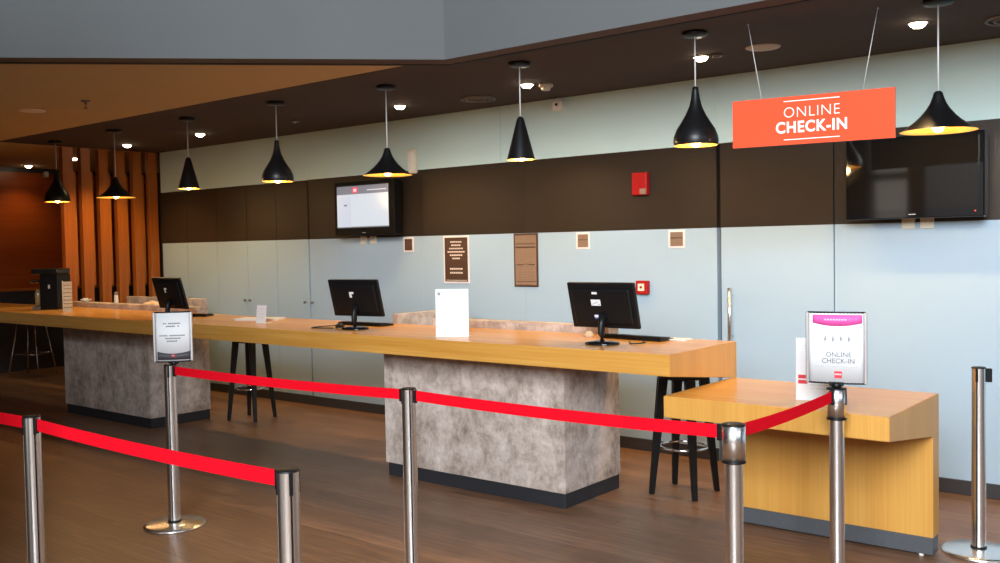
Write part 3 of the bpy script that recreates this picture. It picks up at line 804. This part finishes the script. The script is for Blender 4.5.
def papers(loc, rz, label, n, w, d):
    t = thing('paper_stack', label, 'papers', loc, rz)
    for k in range(n):
        bm = B(); box(bm, -w / 2, w / 2, -d / 2, d / 2, 0, .0045, 0, .0006, Matrix.Translation((random.uniform(-.01, .01), random.uniform(-.01, .01), .0046 * k)) @ Matrix.Rotation(random.uniform(-.12, .12), 4, 'Z'))
        obj('sheet', bm, white_p, t)
papers((-6.56, -1.45, ZT0), .45, 'white papers lying on the counter behind the little card', 3, .36, .21)
papers((-2.745, -1.30, ZT0), .1, 'white sheets lying at the back of the counter beside the right keyboard', 2, .16, .11)

def make_monitor():
    t = thing('monitor', '', 'monitor')
    W, Hh, tl = .445, .277, .27
    C_ = Vector((0, 0, .222))
    M = Matrix.Translation(C_) @ Matrix.Rotation(tl, 4, 'X')          # back faces -y, top leans to -y
    bm = B(); box(bm, -W / 2, W / 2, 0, .022, -Hh / 2, Hh / 2, 0, .006, M)
    box(bm, -W / 2 + .03, W / 2 - .03, -.014, .002, -Hh / 2 + .03, Hh / 2 - .035, 0, .008, M); obj('casing', bm, black_pl, t)
    bm = B(); box(bm, -W / 2 + .014, W / 2 - .014, .0215, .0228, -Hh / 2 + .02, Hh / 2 - .014, 0, 0, M); obj('screen', bm, screen_off, t)
    bm = B(); lathe(bm, [(0, 0), (.105, 0), (.108, .004), (.10, .012), (.06, .018), (.02, .022), (0, .022)], 40)
    for v in bm.verts: v.co.y *= .82; v.co.y -= .01
    obj('stand_base', bm, black_gl, t)
    bm = B(); tube(bm, [(0, -.012, .018), (0, -.018, .06), (0, -.014, .11), (0, .0, .17)], .019, 14, r2=.024); obj('stand_neck', bm, black_pl, t)
    return t, M
def monitor_labels(t, M, kind):
    bm = B()
    y0, y1 = -.0152, -.0138
    if kind == 'R':
        box(bm, -.052, -.018, y0, y1, .075, .088, 0, 0, M); box(bm, -.065, -.002, y0, y1, .005, .042, 0, 0, M)
        for k in range(4): box(bm, -.06 + .014 * k, -.05 + .014 * k, y0 - .0004, y1, .012 + .006 * (k % 3), .016 + .006 * (k % 3), 1, 0, M)
        obj('sticker', bm, [white_p, grey_ink], t)
        bm = B(); box(bm, -.055, .0, y0, y1, -.075, -.05, 0, 0, M); box(bm, -.055, -.03, y0 - .0004, y1, -.066, -.052, 1, 0, M); obj('plug_label', bm, [blue_lab, white_p], t)
    else:
        box(bm, -.035, .005, y0, y1, .038, .052, 0, 0, M); box(bm, -.035, -.015, y0, y1, .01, .04, 0, 0, M); obj('sticker', bm, white_pl, t)
m0, MM = make_monitor()
m0.location = (-3.0, -1.71, ZT0); m0.rotation_euler = (0, 0, .043); m0['label'] = 'black monitor seen from behind with white stickers at the right end'; m0['group'] = 'black desk monitors'
m1 = copy_thing(m0, 'black monitor seen from behind in the middle of the counter', (-5.112, -1.70, ZT0), .166)
m2 = copy_thing(m0, 'black monitor seen from behind at the left, above the white stanchion notice', (-7.30, -1.83, ZT0 + .004), -.03)
monitor_labels(m0, MM, 'R'); monitor_labels(m1, MM, 'M'); monitor_labels(m2, MM, 'L')
def make_kb():
    t = thing('keyboard', '', 'keyboard')
    bm = B(); prism(bm, [(-.075, .0), (-.075, .024), (.075, .012), (.075, .0)], -.22, .22, 'yz'); bmesh.ops.bevel(bm, geom=bm.edges[:], offset=.003, segments=2, affect='EDGES'); obj('body', bm, black_pl, t)
    bm = B()
    for r in range(5):
        for c in range(18):
            y = -.052 + r * .0225; z = .0225 - (y + .06) / .15 * .012
            box(bm, -.205 + c * .0232, -.186 + c * .0232, y - .009, y + .009, z - .004, z + .004, 0)
    obj('keys', bm, black_pl, t)
    return t
k0 = make_kb(); k0.location = (-2.98, -1.36, ZT0); k0.rotation_euler = (0, 0, -.10); k0['label'] = 'black keyboard behind the right monitor'; k0['group'] = 'black keyboards'
copy_thing(k0, 'black keyboard behind the middle monitor', (-5.31, -1.42, ZT0), .05)
copy_thing(k0, 'black keyboard behind the left monitor', (-7.55, -1.50, ZT0), .5)
def mouse(loc, rz, m, l):
    t = thing('computer_mouse', l, 'mouse', loc, rz, 'computer mice')
    bm = B(); bmesh.ops.create_uvsphere(bm, u_segments=20, v_segments=12, radius=1.)
    for v in bm.verts:
        v.co = Vector((v.co.x * .030, v.co.y * .055, max(0, v.co.z) * .034))
    bmesh.ops.remove_doubles(bm, verts=bm.verts[:], dist=1e-5); obj('body', bm, m, t, True)
    bm = B(); lathe(bm, [(0, -.003), (.007, -.003), (.007, .003), (0, .003)], 14, mat=Matrix.Translation((0, .03, .026)) @ Matrix.Rotation(PI / 2, 4, 'Y')); obj('wheel', bm, black_pl, t)
mouse((-3.33, -1.36, ZT0), .5, white_pl, 'pale computer mouse left of the right monitor base')
mouse((-5.33, -1.66, ZT0), .5, black_pl, 'black computer mouse beside the middle monitor base')
def cable(pts, label):
    bm = B(); P_ = [Vector(p) for p in pts]; q = []
    for i in range(len(P_) - 1):
        p0, p1, p2, p3 = P_[max(i - 1, 0)], P_[i], P_[i + 1], P_[min(i + 2, len(P_) - 1)]
        for k in range(6):
            u = k / 6; q.append(.5 * ((2 * p1) + (p2 - p0) * u + (2 * p0 - 5 * p1 + 4 * p2 - p3) * u * u + (3 * p1 - p0 - 3 * p2 + p3) * u ** 3))
    q.append(P_[-1]); tube(bm, q, .0035, 8)
    tag(obj('cable', bm, black_pl), label, 'cable')
z = ZT0 + .0055
cable([(-5.28, -1.76, z), (-5.36, -1.80, z), (-5.46, -1.82, z), (-5.48, -1.72, z), (-5.44, -1.58, z)], 'black cable looping beside the middle monitor base')
cable([(-2.90, -1.58, z), (-2.84, -1.66, z), (-2.80, -1.58, z), (-2.86, -1.50, z)], 'short black cable behind the right monitor base')

# coffee machine at the far end
t = thing('coffee_machine', 'black coffee machine on the far left end of the counter', 'coffee machine', (-9.98, -1.55, ZT0), .62)
bm = B(); box(bm, -.065, .14, -.10, .16, 0, .37, 0, .012); obj('body', bm, black_pl, t)
bm = B(); box(bm, -.15, .14, -.11, .16, .37, .43, 0, .015); obj('head', bm, plain('smoked_steel', (.07, .07, .07), rough=.2, metal=.8), t)
bm = B(); box(bm, -.15, -.065, -.10, .16, 0, .03, 0, .006); obj('drip_tray', bm, grey_met, t)
bm = B(); lathe(bm, [(0, .030), (.03, .030), (.036, .09), (.036, .17), (.02, .21), (0, .21)], 20, (-.110, -.04, 0)); obj('jug', bm, plain('amber_glass', (.30, .22, .10), rough=.15), t)
bm = B(); box(bm, -.165, -.08, -.105, -.06, .28, .31, 0, .006); obj('spout', bm, chrome, t)
bm = B(); box(bm, .03, .05, -.1025, -.099, .22, .26); obj('badge', bm, pale_ink, t)

# small things on top of the concrete upstand at the left
zu = 1.0705
t = thing('salt_shaker', 'small glass shaker with dark lid on the concrete ledge at the left', 'shaker', (-9.42, -1.13, zu))
bm = B(); lathe(bm, [(0, 0), (.022, 0), (.024, .01), (.021, .07), (.018, .09), (0, .09)], 20); obj('jar', bm, salt_m, t)
bm = B(); lathe(bm, [(.0195, .086), (.02, .11), (.012, .122), (0, .124)], 20); obj('lid', bm, grey_met, t)
t = thing('bowl', 'white shallow bowl on the concrete ledge beside the beige leaflet stand', 'bowl', (-10.05, -1.13, zu))
bm = B(); lathe(bm, [(0, 0), (.03, 0), (.035, .006), (.062, .028), (.060, .030), (.032, .010), (0, .009)], 28); obj('dish', bm, white_pl, t)
bm = B()
for a in range(3): bmesh.ops.create_icosphere(bm, subdivisions=2, radius=.017, matrix=Matrix.Translation((.018 * math.cos(a * 2.1), .018 * math.sin(a * 2.1), .026)))
obj('contents', bm, white_p, t, True)
bm = B(); bmesh.ops.create_grid(bm, x_segments=16, y_segments=10, size=.5)
for v in bm.verts:
    x, y = v.co.x, v.co.y; e = max(0, 1 - (abs(x) * 2) ** 3) * max(0, 1 - (abs(y) * 2) ** 3)
    v.co = Vector((x * .26, y * .10, .004 + e * (.030 + .012 * math.sin(9 * x + 2) * math.cos(11 * y))))
r = bmesh.ops.extrude_face_region(bm, geom=bm.faces[:])
for v in [g for g in r['geom'] if isinstance(g, bmesh.types.BMVert)]: v.co.z = max(0., v.co.z - .006)
o = tag(obj('folded_cloth', bm, cloth_m, None, True), 'crumpled beige cloth on the concrete ledge left of the left monitor', 'cloth'); o.location = (-8.72, -1.13, zu)

# ------------------------------------------------------------------ stools
def make_stool():
    t = thing('bar_stool', '', 'stool')
    bm = B(); lathe(bm, [(0, .742), (.150, .742), (.162, .748), (.165, .758), (.155, .770), (.06, .774), (0, .774)], 40); obj('seat', bm, black_wood, t)
    for sx in (-1, 1):
        for sy in (-1, 1):
            a = Vector((sx * .095, sy * .095, .743)); b = Vector((sx * .152, sy * .152, 0))
            bm = B(); n = 6
            rows = []
            for k in range(n + 1):
                u = k / n; p = a.lerp(b, u); w = .037 + (.020 - .037) * u
                ang = math.atan2(sy, sx); ex = Vector((math.cos(ang), math.sin(ang), 0)) * w; ey = Vector((-math.sin(ang), math.cos(ang), 0)) * w
                rows.append([bm.verts.new(p + i * ex + j * ey) for i, j in ((-.8, -.8), (.8, -.8), (.8, .8), (-.8, .8))])
            for r0, r1 in zip(rows, rows[1:]):
                for k in range(4): bm.faces.new((r0[k], r0[(k + 1) % 4], r1[(k + 1) % 4], r1[k]))
            bm.faces.new(rows[0][::-1]); bm.faces.new(rows[-1])
            bmesh.ops.bevel(bm, geom=bm.edges[:], offset=.003, segments=1, affect='EDGES')
            obj('leg', bm, black_wood, t)
    bm = B(); torus(bm, (0, 0, .298), .150, .0085, 44, 10); obj('foot_ring', bm, chrome, t)
    bm = B(); lathe(bm, [(0, .728), (.105, .728), (.11, .743), (0, .743)], 32); obj('apron', bm, black_wood, t)
    return t
s0 = make_stool(); s0.location = (-2.898, -.937, 0); s0['label'] = 'black wooden bar stool under the right end of the long counter'; s0['group'] = 'black wooden bar stools'
copy_thing(s0, 'black wooden bar stool under the counter between the two concrete pedestals', (-7.51, -.86, 0), .28)
t = thing('wire_stool', 'thin chrome wire-legged stool in the dark beneath the far left counter end', 'stool', (-12.72, -.50, 0), .5)
bm = B(); lathe(bm, [(0, .74), (.17, .74), (.18, .75), (.18, .77), (.165, .78), (0, .78)], 32); obj('seat', bm, black_pl, t)
for sx in (-1, 1):
    for sy in (-1, 1):
        bm = B(); tube(bm, [(sx * .12, sy * .10, .742), (sx * .22, sy * .19, 0)], .010, 10); obj('leg', bm, chrome, t)
bm = B()
cs = [(.18, .156), (-.18, .156), (-.18, -.156), (.18, -.156)]
for a, b_ in zip(cs, cs[1:] + cs[:1]): tube(bm, [(*a, .29), (*b_, .29)], .007, 8)
obj('foot_rail', bm, chrome, t)

# ------------------------------------------------------------------ light
def area(name, loc, target, sx, sy, e, c):
    l = bpy.data.lights.new(name, 'AREA'); l.shape = 'RECTANGLE'; l.size = sx; l.size_y = sy; l.energy = e; l.color = c
    o = bpy.data.objects.new(name, l); COL.objects.link(o); o.location = loc
    o.rotation_euler = (Vector(target) - Vector(loc)).to_track_quat('-Z', 'Y').to_euler(); return o
# daylight through the glazed front and right side of the lobby, then an added fill
area('daylight_front', (1.3, YF - .4, 4.5), (-2.4, 0, 1.0), 4.4, 3.6, 1950., (.86, .93, 1.))
area('daylight_right', (XR + .4, -4.6, 3.4), (-2.0, -1.6, .8), 4., 3., 80., (.86, .93, 1.))
area('reflection_fill', (-3.7, YF - .4, 2.4), (-3.2, 0, 1.8), 2.8, 4.4, 50., (1., .90, .76))  # warm fill added to give the dark television something to reflect
w = bpy.data.worlds.new('sky'); S.world = w; w.use_nodes = True
bg = w.node_tree.nodes['Background']; bg.inputs[0].default_value = (.72, .84, 1., 1); bg.inputs[1].default_value = .15

vs_ = S.view_settings
vs_.view_transform = 'Standard'; vs_.look = 'None'; vs_.gamma = 1.; vs_.use_curve_mapping = False; vs_.exposure = 0.
S.cycles.use_denoising = True
S.cycles.max_bounces = 8; S.cycles.diffuse_bounces = 4; S.cycles.glossy_bounces = 4
S.cycles.sample_clamp_indirect = 6.; S.cycles.caustics_reflective = False; S.cycles.caustics_refractive = False
